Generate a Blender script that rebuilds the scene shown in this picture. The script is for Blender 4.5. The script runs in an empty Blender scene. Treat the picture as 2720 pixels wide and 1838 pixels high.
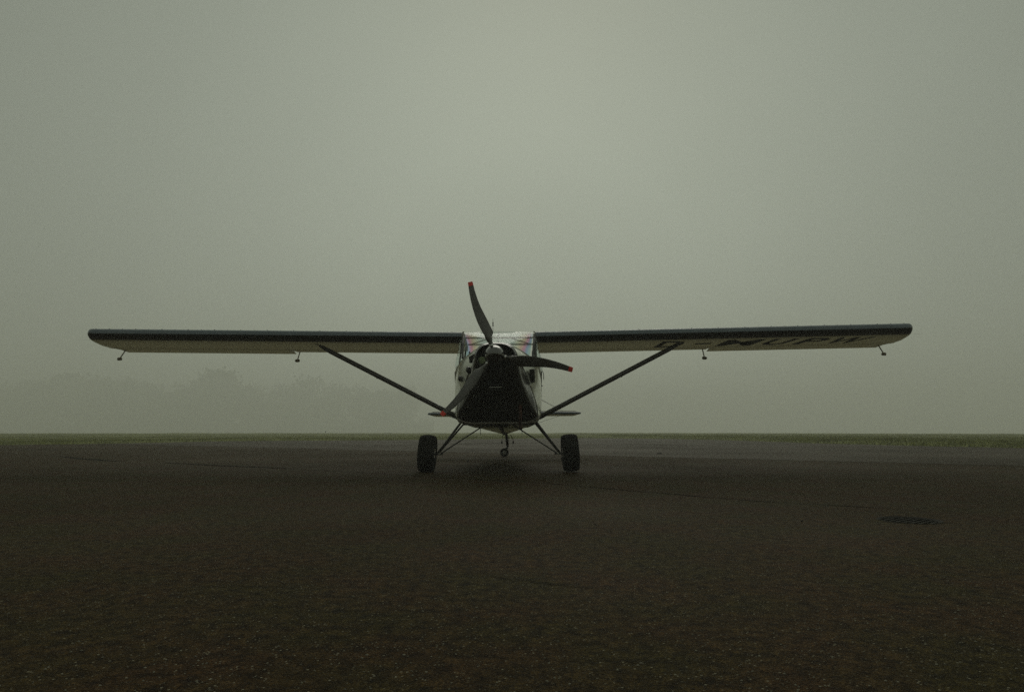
import bpy, bmesh, math, random
import numpy as np
from mathutils import Vector, Matrix
random.seed(7); rng = np.random.default_rng(7)
R = math.radians
S = bpy.context.scene
COL = S.collection

# ------------------------------------------------------------------ camera
cam_d = bpy.data.cameras.new('camera'); cam = bpy.data.objects.new('camera', cam_d); COL.objects.link(cam)
cam_d.sensor_width = 36.0; cam_d.lens = 24.13; cam_d.clip_start = 0.05; cam_d.clip_end = 3000
cam.matrix_world = (Matrix.Translation((0, 0, 0.46)) @ Matrix.Rotation(R(90 + 6.97), 4, 'X')
                    @ Matrix.Rotation(R(0.074), 4, 'Z'))
S.camera = cam

# ------------------------------------------------------------------ world: overcast, brighter towards the hidden sun
SUN_EL, SUN_AZ = 38.0, 4.0           # the sun stands behind the cloud, ahead of the camera and a little right
W = bpy.data.worlds.new('World'); S.world = W; W.use_nodes = True
nt = W.node_tree; nt.nodes.clear()
def wn(t, **k):
    n = nt.nodes.new(t)
    for a, b in k.items(): setattr(n, a, b)
    return n
out = wn('ShaderNodeOutputWorld'); bg = wn('ShaderNodeBackground'); bg.inputs['Strength'].default_value = 0.1
nt.links.new(bg.outputs[0], out.inputs['Surface'])
sky = wn('ShaderNodeTexSky'); sky.sky_type = 'NISHITA'; sky.sun_disc = False
sky.sun_elevation = R(SUN_EL); sky.sun_rotation = R(SUN_AZ); sky.dust_density = 4; sky.air_density = 1.5
tc = wn('ShaderNodeTexCoord')
glow_dir = Vector((0.03, math.cos(R(12)), math.sin(R(12)))).normalized()
dot = wn('ShaderNodeVectorMath', operation='DOT_PRODUCT'); dot.inputs[1].default_value = glow_dir
nrm = wn('ShaderNodeVectorMath', operation='NORMALIZE')
nt.links.new(tc.outputs['Generated'], nrm.inputs[0]); nt.links.new(nrm.outputs[0], dot.inputs[0])
ramp = wn('ShaderNodeValToRGB'); cr = ramp.color_ramp; cr.interpolation = 'B_SPLINE'
mr = wn('ShaderNodeMapRange'); mr.inputs['From Min'].default_value = -1; mr.inputs['From Max'].default_value = 1
nt.links.new(dot.outputs['Value'], mr.inputs['Value']); nt.links.new(mr.outputs[0], ramp.inputs[0])
SKY = [(0.0, .52), (.5, .52), (.76, .54), (.87, .60), (.93, .74), (.965, .87), (.985, .97), (1.0, 1.10)]
SKYC = (3.80, 4.18, 3.42)
while len(cr.elements) < len(SKY): cr.elements.new(.5)
for e, (p_, v_) in zip(cr.elements, SKY): e.position = p_; e.color = (v_, v_, v_, 1)
# slow unevenness of the cloud
ns = wn('ShaderNodeTexNoise'); ns.inputs['Scale'].default_value = 1.7; ns.inputs['Detail'].default_value = 2.5
nt.links.new(nrm.outputs[0], ns.inputs['Vector'])
nm = wn('ShaderNodeMapRange'); nm.inputs['From Min'].default_value = .3; nm.inputs['From Max'].default_value = .7
nm.inputs['To Min'].default_value = .95; nm.inputs['To Max'].default_value = 1.05
nt.links.new(ns.outputs['Fac'], nm.inputs['Value'])
m1 = wn('ShaderNodeMath', operation='MULTIPLY'); nt.links.new(ramp.outputs[0], m1.inputs[0]); nt.links.new(nm.outputs[0], m1.inputs[1])
vm = wn('ShaderNodeVectorMath', operation='SCALE'); vm.inputs[0].default_value = SKYC
nt.links.new(m1.outputs[0], vm.inputs['Scale'])
mx = wn('ShaderNodeMixRGB'); mx.inputs[0].default_value = .99
nt.links.new(sky.outputs[0], mx.inputs[1]); nt.links.new(vm.outputs[0], mx.inputs[2])
nt.links.new(mx.outputs[0], bg.inputs['Color'])

sd = bpy.data.lights.new('sun', 'SUN'); sun = bpy.data.objects.new('sun', sd); COL.objects.link(sun)
sd.energy = 0.5; sd.angle = R(32); sd.color = (1, .97, .86)
sun.rotation_euler = (R(-(90 - SUN_EL)), 0, R(-SUN_AZ))     # light travels towards the camera and down
S.view_settings.view_transform = 'Standard'; S.view_settings.look = 'None'
S.view_settings.exposure = 0.0; S.view_settings.gamma = 1.0; S.view_settings.use_curve_mapping = False
S.cycles.use_denoising = False; S.cycles.max_bounces = 8; S.cycles.volume_bounces = 3; S.cycles.transparent_max_bounces = 16

# ------------------------------------------------------------------ materials
def lk(nt, a, b): nt.links.new(a, b)
def mat(name, base, rough=.5, metal=0., coat=0., var=.15, vscale=6., bump=0., bscale=80., spec=.5, rvar=.08):
    m = bpy.data.materials.new(name); m.use_nodes = True; nt = m.node_tree; b = nt.nodes['Principled BSDF']
    tc = nt.nodes.new('ShaderNodeTexCoord')
    n = nt.nodes.new('ShaderNodeTexNoise'); n.inputs['Scale'].default_value = vscale; n.inputs['Detail'].default_value = 6
    lk(nt, tc.outputs['Object'], n.inputs['Vector'])
    r = nt.nodes.new('ShaderNodeMapRange'); r.inputs['From Min'].default_value = .3; r.inputs['From Max'].default_value = .7
    r.inputs['To Min'].default_value = 1 - var; r.inputs['To Max'].default_value = 1 + var; lk(nt, n.outputs['Fac'], r.inputs['Value'])
    v = nt.nodes.new('ShaderNodeVectorMath'); v.operation = 'SCALE'; v.inputs[0].default_value = base
    lk(nt, r.outputs[0], v.inputs['Scale']); lk(nt, v.outputs[0], b.inputs['Base Color'])
    r2 = nt.nodes.new('ShaderNodeMapRange'); r2.inputs['From Min'].default_value = .3; r2.inputs['From Max'].default_value = .7
    r2.inputs['To Min'].default_value = max(.02, rough - rvar); r2.inputs['To Max'].default_value = min(1, rough + rvar)
    n2 = nt.nodes.new('ShaderNodeTexNoise'); n2.inputs['Scale'].default_value = vscale * 4; n2.inputs['Detail'].default_value = 4
    lk(nt, tc.outputs['Object'], n2.inputs['Vector']); lk(nt, n2.outputs['Fac'], r2.inputs['Value']); lk(nt, r2.outputs[0], b.inputs['Roughness'])
    b.inputs['Metallic'].default_value = metal; b.inputs['Coat Weight'].default_value = coat
    b.inputs['Coat Roughness'].default_value = .08; b.inputs['Specular IOR Level'].default_value = spec
    if bump:
        n3 = nt.nodes.new('ShaderNodeTexNoise'); n3.inputs['Scale'].default_value = bscale; n3.inputs['Detail'].default_value = 4
        lk(nt, tc.outputs['Object'], n3.inputs['Vector'])
        bp = nt.nodes.new('ShaderNodeBump'); bp.inputs['Strength'].default_value = bump; bp.inputs['Distance'].default_value = .004
        lk(nt, n3.outputs['Fac'], bp.inputs['Height']); lk(nt, bp.outputs[0], b.inputs['Normal'])
    return m

M = {}
M['black_paint'] = mat('black_paint', (.013, .0125, .011), .36, coat=.5, bump=.1, bscale=9)
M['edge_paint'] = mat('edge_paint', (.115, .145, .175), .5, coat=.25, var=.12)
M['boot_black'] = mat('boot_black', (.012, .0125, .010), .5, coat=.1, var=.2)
M['decal'] = mat('decal', (.07, .065, .052), .8, spec=.1)
M['pale_paint'] = mat('pale_paint', (.74, .75, .66), .34, metal=.75, coat=.6, var=.05, bump=.08, bscale=5)
M['rubber'] = mat('rubber', (.018, .017, .015), .85, bump=.3, bscale=150, spec=.25, var=.3)
M['blade'] = mat('blade', (.075, .072, .065), .42, coat=.3, var=.25, vscale=14, bump=.12, bscale=60)
M['red'] = mat('red', (.78, .05, .03), .45, var=.15)
M['white_mark'] = mat('white_mark', (.75, .75, .68), .5)
M['spinner'] = mat('spinner', (.15, .15, .147), .11, metal=.95, var=.1, rvar=.04)
M['steel'] = mat('steel', (.5, .5, .48), .28, metal=1)
M['dark_metal'] = mat('dark_metal', (.03, .029, .026), .4, metal=.3, var=.3)
M['strut'] = mat('strut', (.03, .028, .024), .36, coat=.2, var=.25)
M['rust'] = mat('rust', (.13, .062, .045), .7, metal=.3, var=.4, vscale=30)
M['bob'] = mat('bob', (.30, .27, .21), .5, var=.1)
M['interior'] = mat('interior', (.16, .16, .14), .8)
M['tube_paint'] = mat('tube_paint', (.62, .63, .56), .5)
M['pit'] = mat('pit', (.006, .006, .005), .95)
M['cast_iron'] = mat('cast_iron', (.019, .018, .013), .85, spec=.15, bump=.4, bscale=60, var=.3)
M['stone'] = mat('stone', (.20, .185, .14), .8, var=.4, vscale=40)
M['dark_stone'] = mat('dark_stone', (.012, .011, .009), .9)
M['bark'] = mat('bark', (.06, .05, .035), .9)
M['leaf'] = mat('leaf', (.10, .11, .065), .8, var=.4, vscale=1.2)

# doped fabric: lets some of the daylight on its upper side through
def fabric(name, base, trans):
    m = mat(name, base, .55, var=.06, vscale=3, coat=.1)
    nt = m.node_tree; b = nt.nodes['Principled BSDF']; o = nt.nodes['Material Output']
    t = nt.nodes.new('ShaderNodeBsdfTranslucent'); t.inputs['Color'].default_value = (base[0] * .88, base[1] * .88, base[2] * .82, 1)
    x = nt.nodes.new('ShaderNodeMixShader'); x.inputs[0].default_value = trans
    lk(nt, b.outputs[0], x.inputs[1]); lk(nt, t.outputs[0], x.inputs[2]); lk(nt, x.outputs[0], o.inputs['Surface'])
    return m
M['fabric'] = fabric('fabric', (.60, .57, .48), .66)
M['belly_fabric'] = fabric('belly_fabric', (.56, .54, .46), .6)

def glass(name, tint=(.93, .98, .975), rainbow=False, refl=.045):
    m = bpy.data.materials.new(name); m.use_nodes = True; nt = m.node_tree; nt.nodes.clear()
    o = nt.nodes.new('ShaderNodeOutputMaterial'); t = nt.nodes.new('ShaderNodeBsdfTransparent'); g = nt.nodes.new('ShaderNodeBsdfGlossy')
    g.inputs['Roughness'].default_value = .04
    lw = nt.nodes.new('ShaderNodeLayerWeight'); lw.inputs['Blend'].default_value = .5
    pw = nt.nodes.new('ShaderNodeMath'); pw.operation = 'POWER'; pw.inputs[1].default_value = 5; lk(nt, lw.outputs['Facing'], pw.inputs[0])
    fr = nt.nodes.new('ShaderNodeMath'); fr.operation = 'MULTIPLY_ADD'; fr.inputs[1].default_value = .4; fr.inputs[2].default_value = refl; lk(nt, pw.outputs[0], fr.inputs[0])
    x = nt.nodes.new('ShaderNodeMixShader'); lk(nt, fr.outputs[0], x.inputs[0])
    lk(nt, t.outputs[0], x.inputs[1]); lk(nt, g.outputs[0], x.inputs[2]); lk(nt, x.outputs[0], o.inputs['Surface'])
    if not rainbow:
        t.inputs['Color'].default_value = (*tint, 1); return m
    # stressed acrylic: coloured fringes towards the two lower corners
    tc = nt.nodes.new('ShaderNodeTexCoord'); sp = nt.nodes.new('ShaderNodeSeparateXYZ'); lk(nt, tc.outputs['Object'], sp.inputs[0])
    ab = nt.nodes.new('ShaderNodeMath'); ab.operation = 'ABSOLUTE'; lk(nt, sp.outputs['X'], ab.inputs[0])
    # fringe coordinate  k = |x| * 3.1 - (z-1.25) * 1.0
    a1 = nt.nodes.new('ShaderNodeMath'); a1.operation = 'MULTIPLY_ADD'; a1.inputs[1].default_value = -.30; a1.inputs[2].default_value = .30 * 1.27
    lk(nt, sp.outputs['Z'], a1.inputs[0])
    a2 = nt.nodes.new('ShaderNodeMath'); a2.operation = 'ADD'; lk(nt, ab.outputs[0], a2.inputs[0]); lk(nt, a1.outputs[0], a2.inputs[1])
    nz = nt.nodes.new('ShaderNodeTexNoise'); nz.inputs['Scale'].default_value = 5; lk(nt, tc.outputs['Object'], nz.inputs['Vector'])
    a3 = nt.nodes.new('ShaderNodeMath'); a3.operation = 'MULTIPLY_ADD'; a3.inputs[1].default_value = .06; lk(nt, nz.outputs['Fac'], a3.inputs[0]); lk(nt, a2.outputs[0], a3.inputs[2])
    rp = nt.nodes.new('ShaderNodeValToRGB'); lk(nt, a3.outputs[0], rp.inputs[0])
    st = [(.0, (.90, .97, .96)), (.17, (.88, .96, .98)), (.22, (.99, .96, .80)), (.265, (1.0, .76, .62)), (.30, (.98, .46, .70)),
          (.335, (.50, .66, 1.0)), (.37, (.72, .92, .97)), (.41, (.85, .92, .90))]
    el = rp.color_ramp.elements
    while len(el) < len(st): el.new(.5)
    for e, (p_, c_) in zip(el, st): e.position = p_; e.color = (*c_, 1)
    # fades out upwards
    up = nt.nodes.new('ShaderNodeMapRange'); up.inputs['From Min'].default_value = 1.50; up.inputs['From Max'].default_value = 1.58
    lk(nt, sp.outputs['Z'], up.inputs['Value'])
    mm = nt.nodes.new('ShaderNodeMixRGB'); mm.inputs[2].default_value = (.9, .93, .92, 1)
    lk(nt, up.outputs[0], mm.inputs[0]); lk(nt, rp.outputs[0], mm.inputs[1]); lk(nt, mm.outputs[0], t.inputs['Color'])
    return m
M['windshield'] = glass('windshield', rainbow=True)
M['glass'] = glass('glass')

def asphalt(name, lo, hi, speck, rough, sp):
    m = bpy.data.materials.new(name); m.use_nodes = True; nt = m.node_tree; b = nt.nodes['Principled BSDF']
    tc = nt.nodes.new('ShaderNodeTexCoord')
    def noise(s, d=5):
        n = nt.nodes.new('ShaderNodeTexNoise'); n.inputs['Scale'].default_value = s; n.inputs['Detail'].default_value = d
        lk(nt, tc.outputs['Object'], n.inputs['Vector']); return n
    big = noise(.35, 4); mid = noise(2.6, 5); fine = noise(170, 3)
    def mrange(src, a, b_, c, d):
        r = nt.nodes.new('ShaderNodeMapRange'); r.inputs['From Min'].default_value = a; r.inputs['From Max'].default_value = b_
        r.inputs['To Min'].default_value = c; r.inputs['To Max'].default_value = d; lk(nt, src, r.inputs['Value']); return r.outputs[0]
    def mul(a, b_):
        n = nt.nodes.new('ShaderNodeMath'); n.operation = 'MULTIPLY'; lk(nt, a, n.inputs[0]); lk(nt, b_, n.inputs[1]); return n.outputs[0]
    # reddish and greenish-grey blotches in the old binder
    mc = nt.nodes.new('ShaderNodeMixRGB'); mc.inputs[1].default_value = (*lo, 1); mc.inputs[2].default_value = (*hi, 1)
    lk(nt, mrange(mid.outputs['Fac'], .38, .62, 0, 1), mc.inputs[0])
    vo = nt.nodes.new('ShaderNodeTexVoronoi'); vo.inputs['Scale'].default_value = 175; lk(nt, tc.outputs['Object'], vo.inputs['Vector'])
    grain = noise(26, 8)
    val = mul(mul(mrange(big.outputs['Fac'], .3, .7, .82, 1.2), mrange(grain.outputs['Fac'], .32, .68, .42, 1.62)), mrange(fine.outputs['Fac'], .3, .7, .45, 1.6))
    # every stone of the aggregate its own tone, a few of them pale
    sx = nt.nodes.new('ShaderNodeSeparateXYZ'); lk(nt, vo.outputs['Color'], sx.inputs[0])
    val = mul(val, mrange(sx.outputs['Y'], 0, 1, .55, 1.45))
    sc_ = nt.nodes.new('ShaderNodeVectorMath'); sc_.operation = 'SCALE'; lk(nt, mc.outputs[0], sc_.inputs[0]); lk(nt, val, sc_.inputs['Scale'])
    g = nt.nodes.new('ShaderNodeMath'); g.operation = 'GREATER_THAN'; g.inputs[1].default_value = .955; lk(nt, sx.outputs['X'], g.inputs[0])
    h = nt.nodes.new('ShaderNodeMath'); h.operation = 'LESS_THAN'; h.inputs[1].default_value = .42; lk(nt, vo.outputs['Distance'], h.inputs[0])
    k = mul(mul(g.outputs[0], h.outputs[0]), mrange(sx.outputs['Z'], 0, 1, .25, 1))
    ms = nt.nodes.new('ShaderNodeMixRGB'); ms.inputs[2].default_value = (*speck, 1); lk(nt, k, ms.inputs[0]); lk(nt, sc_.outputs[0], ms.inputs[1])
    lk(nt, ms.outputs[0], b.inputs['Base Color'])
    lk(nt, mrange(big.outputs['Fac'], .3, .7, rough + .08, rough - .08), b.inputs['Roughness'])
    b.inputs['Specular IOR Level'].default_value = sp
    hs = nt.nodes.new('ShaderNodeMath'); hs.operation = 'ADD'; lk(nt, vo.outputs['Distance'], hs.inputs[0]); lk(nt, fine.outputs['Fac'], hs.inputs[1])
    bp = nt.nodes.new('ShaderNodeBump'); bp.inputs['Strength'].default_value = .7; bp.inputs['Distance'].default_value = .004; bp.invert = True
    lk(nt, hs.outputs[0], bp.inputs['Height'])
    bp2 = nt.nodes.new('ShaderNodeBump'); bp2.inputs['Strength'].default_value = .25; bp2.inputs['Distance'].default_value = .03
    lk(nt, mid.outputs['Fac'], bp2.inputs['Height']); lk(nt, bp.outputs[0], bp2.inputs['Normal']); lk(nt, bp2.outputs[0], b.inputs['Normal'])
    return m
M['asphalt'] = asphalt('asphalt', (.0350, .0265, .0075), (.0430, .0240, .0090), (.26, .24, .17), .82, .08)
M['asphalt_far'] = asphalt('asphalt_far', (.039, .0310, .0125), (.044, .0285, .0135), (.26, .24, .17), .76, .17)
M['tar'] = mat('tar', (.010, .008, .005), .95, var=.3, vscale=20, spec=.03)
def grass_mat():
    m = mat('grass', (.215, .225, .065), .9, var=.5, vscale=.9, spec=.15); return m
M['grass'] = grass_mat()
M['grass_ground'] = mat('grass_ground', (.18, .19, .065), .95, var=.45, vscale=.22, bump=1, bscale=9, spec=.1)

# ------------------------------------------------------------------ mesh helpers
def obj(name, verts, faces, m=None, parent=None, smooth=False, auto=None):
    me = bpy.data.meshes.new(name); me.from_pydata([tuple(v) for v in verts], [], faces); me.validate(); me.update()
    if m is not None: me.materials.append(M[m] if isinstance(m, str) else m)
    o = bpy.data.objects.new(name, me); COL.objects.link(o)
    if parent: o.parent = parent
    if smooth:
        for p in me.polygons: p.use_smooth = True
        me.set_sharp_from_angle(angle=R(auto or 38))
    return o
class MB:
    def __init__(s): s.v = []; s.f = []
    def add(s, v, f):
        k = len(s.v); s.v += [tuple(a) for a in v]; s.f += [tuple(i + k for i in q) for q in f]; return s
    def box(s, c, d, rot=None):
        c = Vector(c); h = Vector(d) / 2; vs = []
        for x in (-1, 1):
            for y in (-1, 1):
                for z in (-1, 1):
                    p = Vector((x * h.x, y * h.y, z * h.z))
                    if rot is not None: p = rot @ p
                    vs.append(c + p)
        return s.add(vs, [(0, 1, 3, 2), (4, 6, 7, 5), (0, 4, 5, 1), (2, 3, 7, 6), (0, 2, 6, 4), (1, 5, 7, 3)])
    def tube(s, pts, r, n=10, flat=1.0, up=None, cap=True):
        pts = [Vector(p) for p in pts]; rs = r if isinstance(r, (list, tuple)) else [r] * len(pts); rings = []
        for i, p in enumerate(pts):
            d = (pts[min(i + 1, len(pts) - 1)] - pts[max(i - 1, 0)]).normalized()
            u = Vector(up) if up else (Vector((0, 0, 1)) if abs(d.z) < .9 else Vector((0, 1, 0)))
            a = d.cross(u).normalized(); b = a.cross(d).normalized()
            rings.append([p + a * math.cos(t) * rs[i] * flat + b * math.sin(t) * rs[i] for t in [2 * math.pi * k / n for k in range(n)]])
        vs = [q for rr in rings for q in rr]; f = []
        for i in range(len(pts) - 1):
            for k in range(n): f.append((i * n + k, i * n + (k + 1) % n, (i + 1) * n + (k + 1) % n, (i + 1) * n + k))
        if cap: f.append(tuple(range(n))[::-1]); f.append(tuple((len(pts) - 1) * n + k for k in range(n)))
        return s.add(vs, f)
    def lathe(s, prof, c=(0, 0, 0), axis='Y', n=32, sx=1, sz=1):
        vs = []; f = []; c = Vector(c)
        for (r, h) in prof:
            for k in range(n):
                t = 2 * math.pi * k / n; a, b = r * math.cos(t), r * math.sin(t)
                vs.append(c + (Vector((a * sx, h, b * sz)) if axis == 'Y' else Vector((h, a, b)) if axis == 'X' else Vector((a, b, h))))
        for i in range(len(prof) - 1):
            for k in range(n): f.append((i * n + k, i * n + (k + 1) % n, (i + 1) * n + (k + 1) % n, (i + 1) * n + k))
        return s.add(vs, f)
    def loft(s, rings, closed=True, cap=(False, False)):
        n = len(rings[0]); vs = [p for r_ in rings for p in r_]; f = []
        for i in range(len(rings) - 1):
            for k in range(n if closed else n - 1):
                f.append((i * n + k, i * n + (k + 1) % n, (i + 1) * n + (k + 1) % n, (i + 1) * n + k))
        if cap[0]: f.append(tuple(range(n))[::-1])
        if cap[1]: f.append(tuple((len(rings) - 1) * n + k for k in range(n)))
        return s.add(vs, f)
    def build(s, name, m, parent=None, smooth=False, auto=None, recalc=True):
        o = obj(name, s.v, s.f, m, parent, smooth, auto)
        if recalc:
            b = bmesh.new(); b.from_mesh(o.data); bmesh.ops.recalc_face_normals(b, faces=b.faces); b.to_mesh(o.data); b.free()
            if smooth: o.data.set_sharp_from_angle(angle=R(auto or 38))
        return o
def tag(o, label=None, cat=None, group=None, kind=None):
    for k, v in (('label', label), ('category', cat), ('group', group), ('kind', kind)):
        if v: o[k] = v
    return o
def empty(name, loc, label, cat):
    o = bpy.data.objects.new(name, None); COL.objects.link(o); o.location = loc; o.empty_display_size = .2
    return tag(o, label, cat)
def chaikin(p, it=2):
    for _ in range(it):
        q = []
        for i in range(len(p)):
            a, b = p[i], p[(i + 1) % len(p)]
            q.append(tuple(.75 * x + .25 * y for x, y in zip(a, b))); q.append(tuple(.25 * x + .75 * y for x, y in zip(a, b)))
        p = q
    return p

# ------------------------------------------------------------------ the ground
EDGE = [(-21, -40), (-20, 5), (-17.5, 14), (-15.04, 20.4), (-13.1, 22.9), (-11.7, 27.6), (-9.5, 29.4), (-6, 30.9), (-1.1, 35.2), (1.8, 38.6),
        (4.2, 40.4), (7.5, 37.9), (9.6, 33.5), (10.5, 30.1), (10.9, 25), (12.1, 21.4), (13.6, 18.4), (15.6, 14), (18, 5), (19, -40)]
E_ = np.array(EDGE, float)
def edge_dist(x, y):            # distance to the asphalt outline, negative inside
    x = np.asarray(x, float); y = np.asarray(y, float); d = np.full(x.shape, 1e9); ins = np.zeros(x.shape, bool)
    n = len(E_)
    for i in range(n):
        a, b = E_[i], E_[(i + 1) % n]; ab = b - a
        t = np.clip(((x - a[0]) * ab[0] + (y - a[1]) * ab[1]) / (ab @ ab), 0, 1)
        d = np.minimum(d, np.hypot(x - a[0] - t * ab[0], y - a[1] - t * ab[1]))
        if a[1] != b[1]:
            c = ((a[1] > y) != (b[1] > y)) & (x < (b[0] - a[0]) * (y - a[1]) / (b[1] - a[1]) + a[0]); ins ^= c
    return np.where(ins, -d, d)
def terrain(x, y):
    d = edge_dist(x, y)
    near = np.where(d < 0, -.35, np.minimum(d / .5, 1) * .045 - .005)
    near = near + np.where(d > .2, .018 * np.sin(x * .9 + 1.3 * np.sin(y * .31)) + .014 * np.sin(y * .7 + x * .23), 0)
    near = near + np.where((x > 6) & (d > 0), .05 * np.clip(d / 1.2, 0, 1), 0)
    r = np.hypot(x, y)
    crest = 104 + 6 * np.sin(np.arctan2(x, y) * 3)
    return near - np.where(r > crest, np.minimum((r - crest) * .02, 4.0), 0) - np.where(r > 35, .03 * np.clip((r - 35) / 50, 0, 1), 0)
# polar grid round the camera, out past the fog
rad = np.concatenate([np.linspace(.5, 16, 12), np.linspace(17, 44, 60), np.geomspace(46, 780, 50)])
ang = np.concatenate([np.linspace(-50, 50, 260), np.linspace(53, 307, 90)])
AA, RR = np.meshgrid(np.radians(ang), rad); X = RR * np.sin(AA); Y = RR * np.cos(AA); Z = terrain(X, Y)
na, nr = len(ang), len(rad)
V = np.stack([X, Y, Z], -1).reshape(-1, 3); F = []
for i in range(nr - 1):
    for k in range(na): F.append((i * na + k, i * na + (k + 1) % na, (i + 1) * na + (k + 1) % na, (i + 1) * na + k))
F.append(tuple(range(na))[::-1])
g = obj('field', V, F, 'grass_ground', smooth=True, auto=80); tag(g, kind='structure')

# asphalt: two laying lanes meeting on a straight joint, with a round hole for the drain
GX, GY, GR = 2.055, 3.63, .146
def fill(name, loops, z, m):
    b = bmesh.new(); ed = []
    for lp in loops:
        vs = [b.verts.new((x, y, z)) for x, y in lp]
        ed += [b.edges.new((vs[i], vs[(i + 1) % len(vs)])) for i in range(len(vs))]
    bmesh.ops.triangle_fill(b, edges=ed, use_beauty=True)
    for f in b.faces:
        if f.normal.z < 0: f.normal_flip()
    me = bpy.data.meshes.new(name); b.to_mesh(me); b.free(); me.materials.append(M[m])
    o = bpy.data.objects.new(name, me); COL.objects.link(o); return tag(o, kind='structure')
def clip(poly, a, b, c, keep):          # half plane a x + b y > c
    out = []
    for i in range(len(poly)):
        p, q = poly[i], poly[(i + 1) % len(poly)]
        dp, dq = (a * p[0] + b * p[1] - c) * keep, (a * q[0] + b * q[1] - c) * keep
        if dp >= 0: out.append(p)
        if dp * dq < 0:
            t = dp / (dp - dq); out.append((p[0] + t * (q[0] - p[0]), p[1] + t * (q[1] - p[1])))
    return out
# a slightly ragged outline where the turf meets the asphalt
def rag(poly):
    out = []
    for i in range(len(poly)):
        a, b = Vector(poly[i]), Vector(poly[(i + 1) % len(poly)]); L = (b - a).length; n = max(1, int(L / .8)) if a.y > 3 or b.y > 3 else 1
        for k in range(n):
            p = a.lerp(b, k / n); j = .12 if k else 0; out.append((p.x + random.uniform(-j, j), p.y + random.uniform(-j, j)))
    return out
poly = rag(EDGE)
JA, JB, JC = .667, 1.0, 13.67
near_lane = clip(poly, JA, JB, JC, -1); far_lane = clip(poly, JA, JB, JC, 1)
hole = [(GX + GR * math.cos(t), GY + GR * math.sin(t)) for t in [2 * math.pi * k / 40 for k in range(40)]]
fill('apron', [near_lane, hole], 0, 'asphalt')
fill('taxiway', [far_lane], 0.0, 'asphalt_far')
def crack(name, pts, w, z=.003, m='tar', step=.12):
    P = []
    for i in range(len(pts) - 1):
        a, b = Vector(pts[i]), Vector(pts[i + 1]); n = max(2, int((b - a).length / step))
        P += [a.lerp(b, k / n) for k in range(n)]
    P.append(Vector(pts[-1])); vs = []; f = []; off = 0
    for i, p in enumerate(P):
        d = (P[min(i + 1, len(P) - 1)] - P[max(i - 1, 0)]).normalized(); nn = Vector((-d.y, d.x)); off = off * .85 + random.uniform(-.012, .012)
        e = min(1, i / 6, (len(P) - 1 - i) / 6) ; ww = w * random.uniform(.35, 1.2) * max(e, .05)
        for s_ in (-.5, .5): q = p + nn * (off + s_ * ww); vs.append((q.x, q.y, z))
        if i: f.append((2 * i - 2, 2 * i - 1, 2 * i + 1, 2 * i))
    o = obj(name, vs, f, m); return tag(o, kind='structure')
crack('paving_joint', [(-14, 23.0), (-6, 17.67), (2.36, 12.1), (6.75, 9.17), (11.5, 6.0)], .05)
crack('paving_joint', [(-4.3, 9.4), (-1.44, 7.42), (.45, 5.89), (1.61, 4.55), (2.6, 3.9)], .022)
crack('tar_seam', [(-7.9, 12.1), (-6.8, 11.0), (-5.5, 9.95)], .14)
crack('tar_seam', [(-4.9, 9.75), (-3.7, 8.9), (-2.6, 8.25)], .10)
crack('tar_seam', [(-.12, 2.29), (.06, 2.19), (.2, 2.11), (.30, 2.06)], .006, step=.02)

# ------------------------------------------------------------------ turf along the edge of the asphalt
def blades(n_try, ymax):
    y = 16 + (ymax - 16) * rng.random(n_try) ** 1.3; x = (rng.random(n_try) * 2 - 1) * (y * .80 + 1)
    d = edge_dist(x, y); keep = (d > -.05) & (rng.random(n_try) < np.exp(-d / 7) + .22); x, y, d = x[keep], y[keep], d[keep]
    cl = .5 + .5 * np.sin(x * 1.9 + 2 * np.sin(y * .8)) * np.sin(y * 1.3 + x * .7)
    h = (.022 + .035 * rng.random(len(x)) * (1 + 1.1 * cl)) * (1 + .5 * np.exp(-d / .6)) * np.where(x > 6, 1.25, .85)
    z = terrain(x, y) - .01; w = .010 + .012 * rng.random(len(x)); a = rng.random(len(x)) * 6.283
    dx, dy = np.cos(a) * w, np.sin(a) * w; lx, ly = (rng.random(len(x)) - .5) * h * 1.2, (rng.random(len(x)) - .5) * h * 1.2
    P = np.stack([np.stack([x - dx, y - dy, z], -1), np.stack([x + dx, y + dy, z], -1), np.stack([x + lx, y + ly, z + h], -1)], 1)
    return P.reshape(-1, 3)
P = blades(330000, 75); nb = len(P) // 3
me = bpy.data.meshes.new('grass'); me.vertices.add(nb * 3); me.vertices.foreach_set('co', P.ravel())
me.loops.add(nb * 3); me.loops.foreach_set('vertex_index', np.arange(nb * 3)); me.polygons.add(nb)
me.polygons.foreach_set('loop_start', np.arange(nb) * 3); me.polygons.foreach_set('loop_total', np.full(nb, 3)); me.update(); me.validate()
me.materials.append(M['grass']); go = bpy.data.objects.new('grass', me); COL.objects.link(go)
tag(go, 'short uneven green turf growing along the edge of the asphalt', 'grass', kind='stuff')

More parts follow.
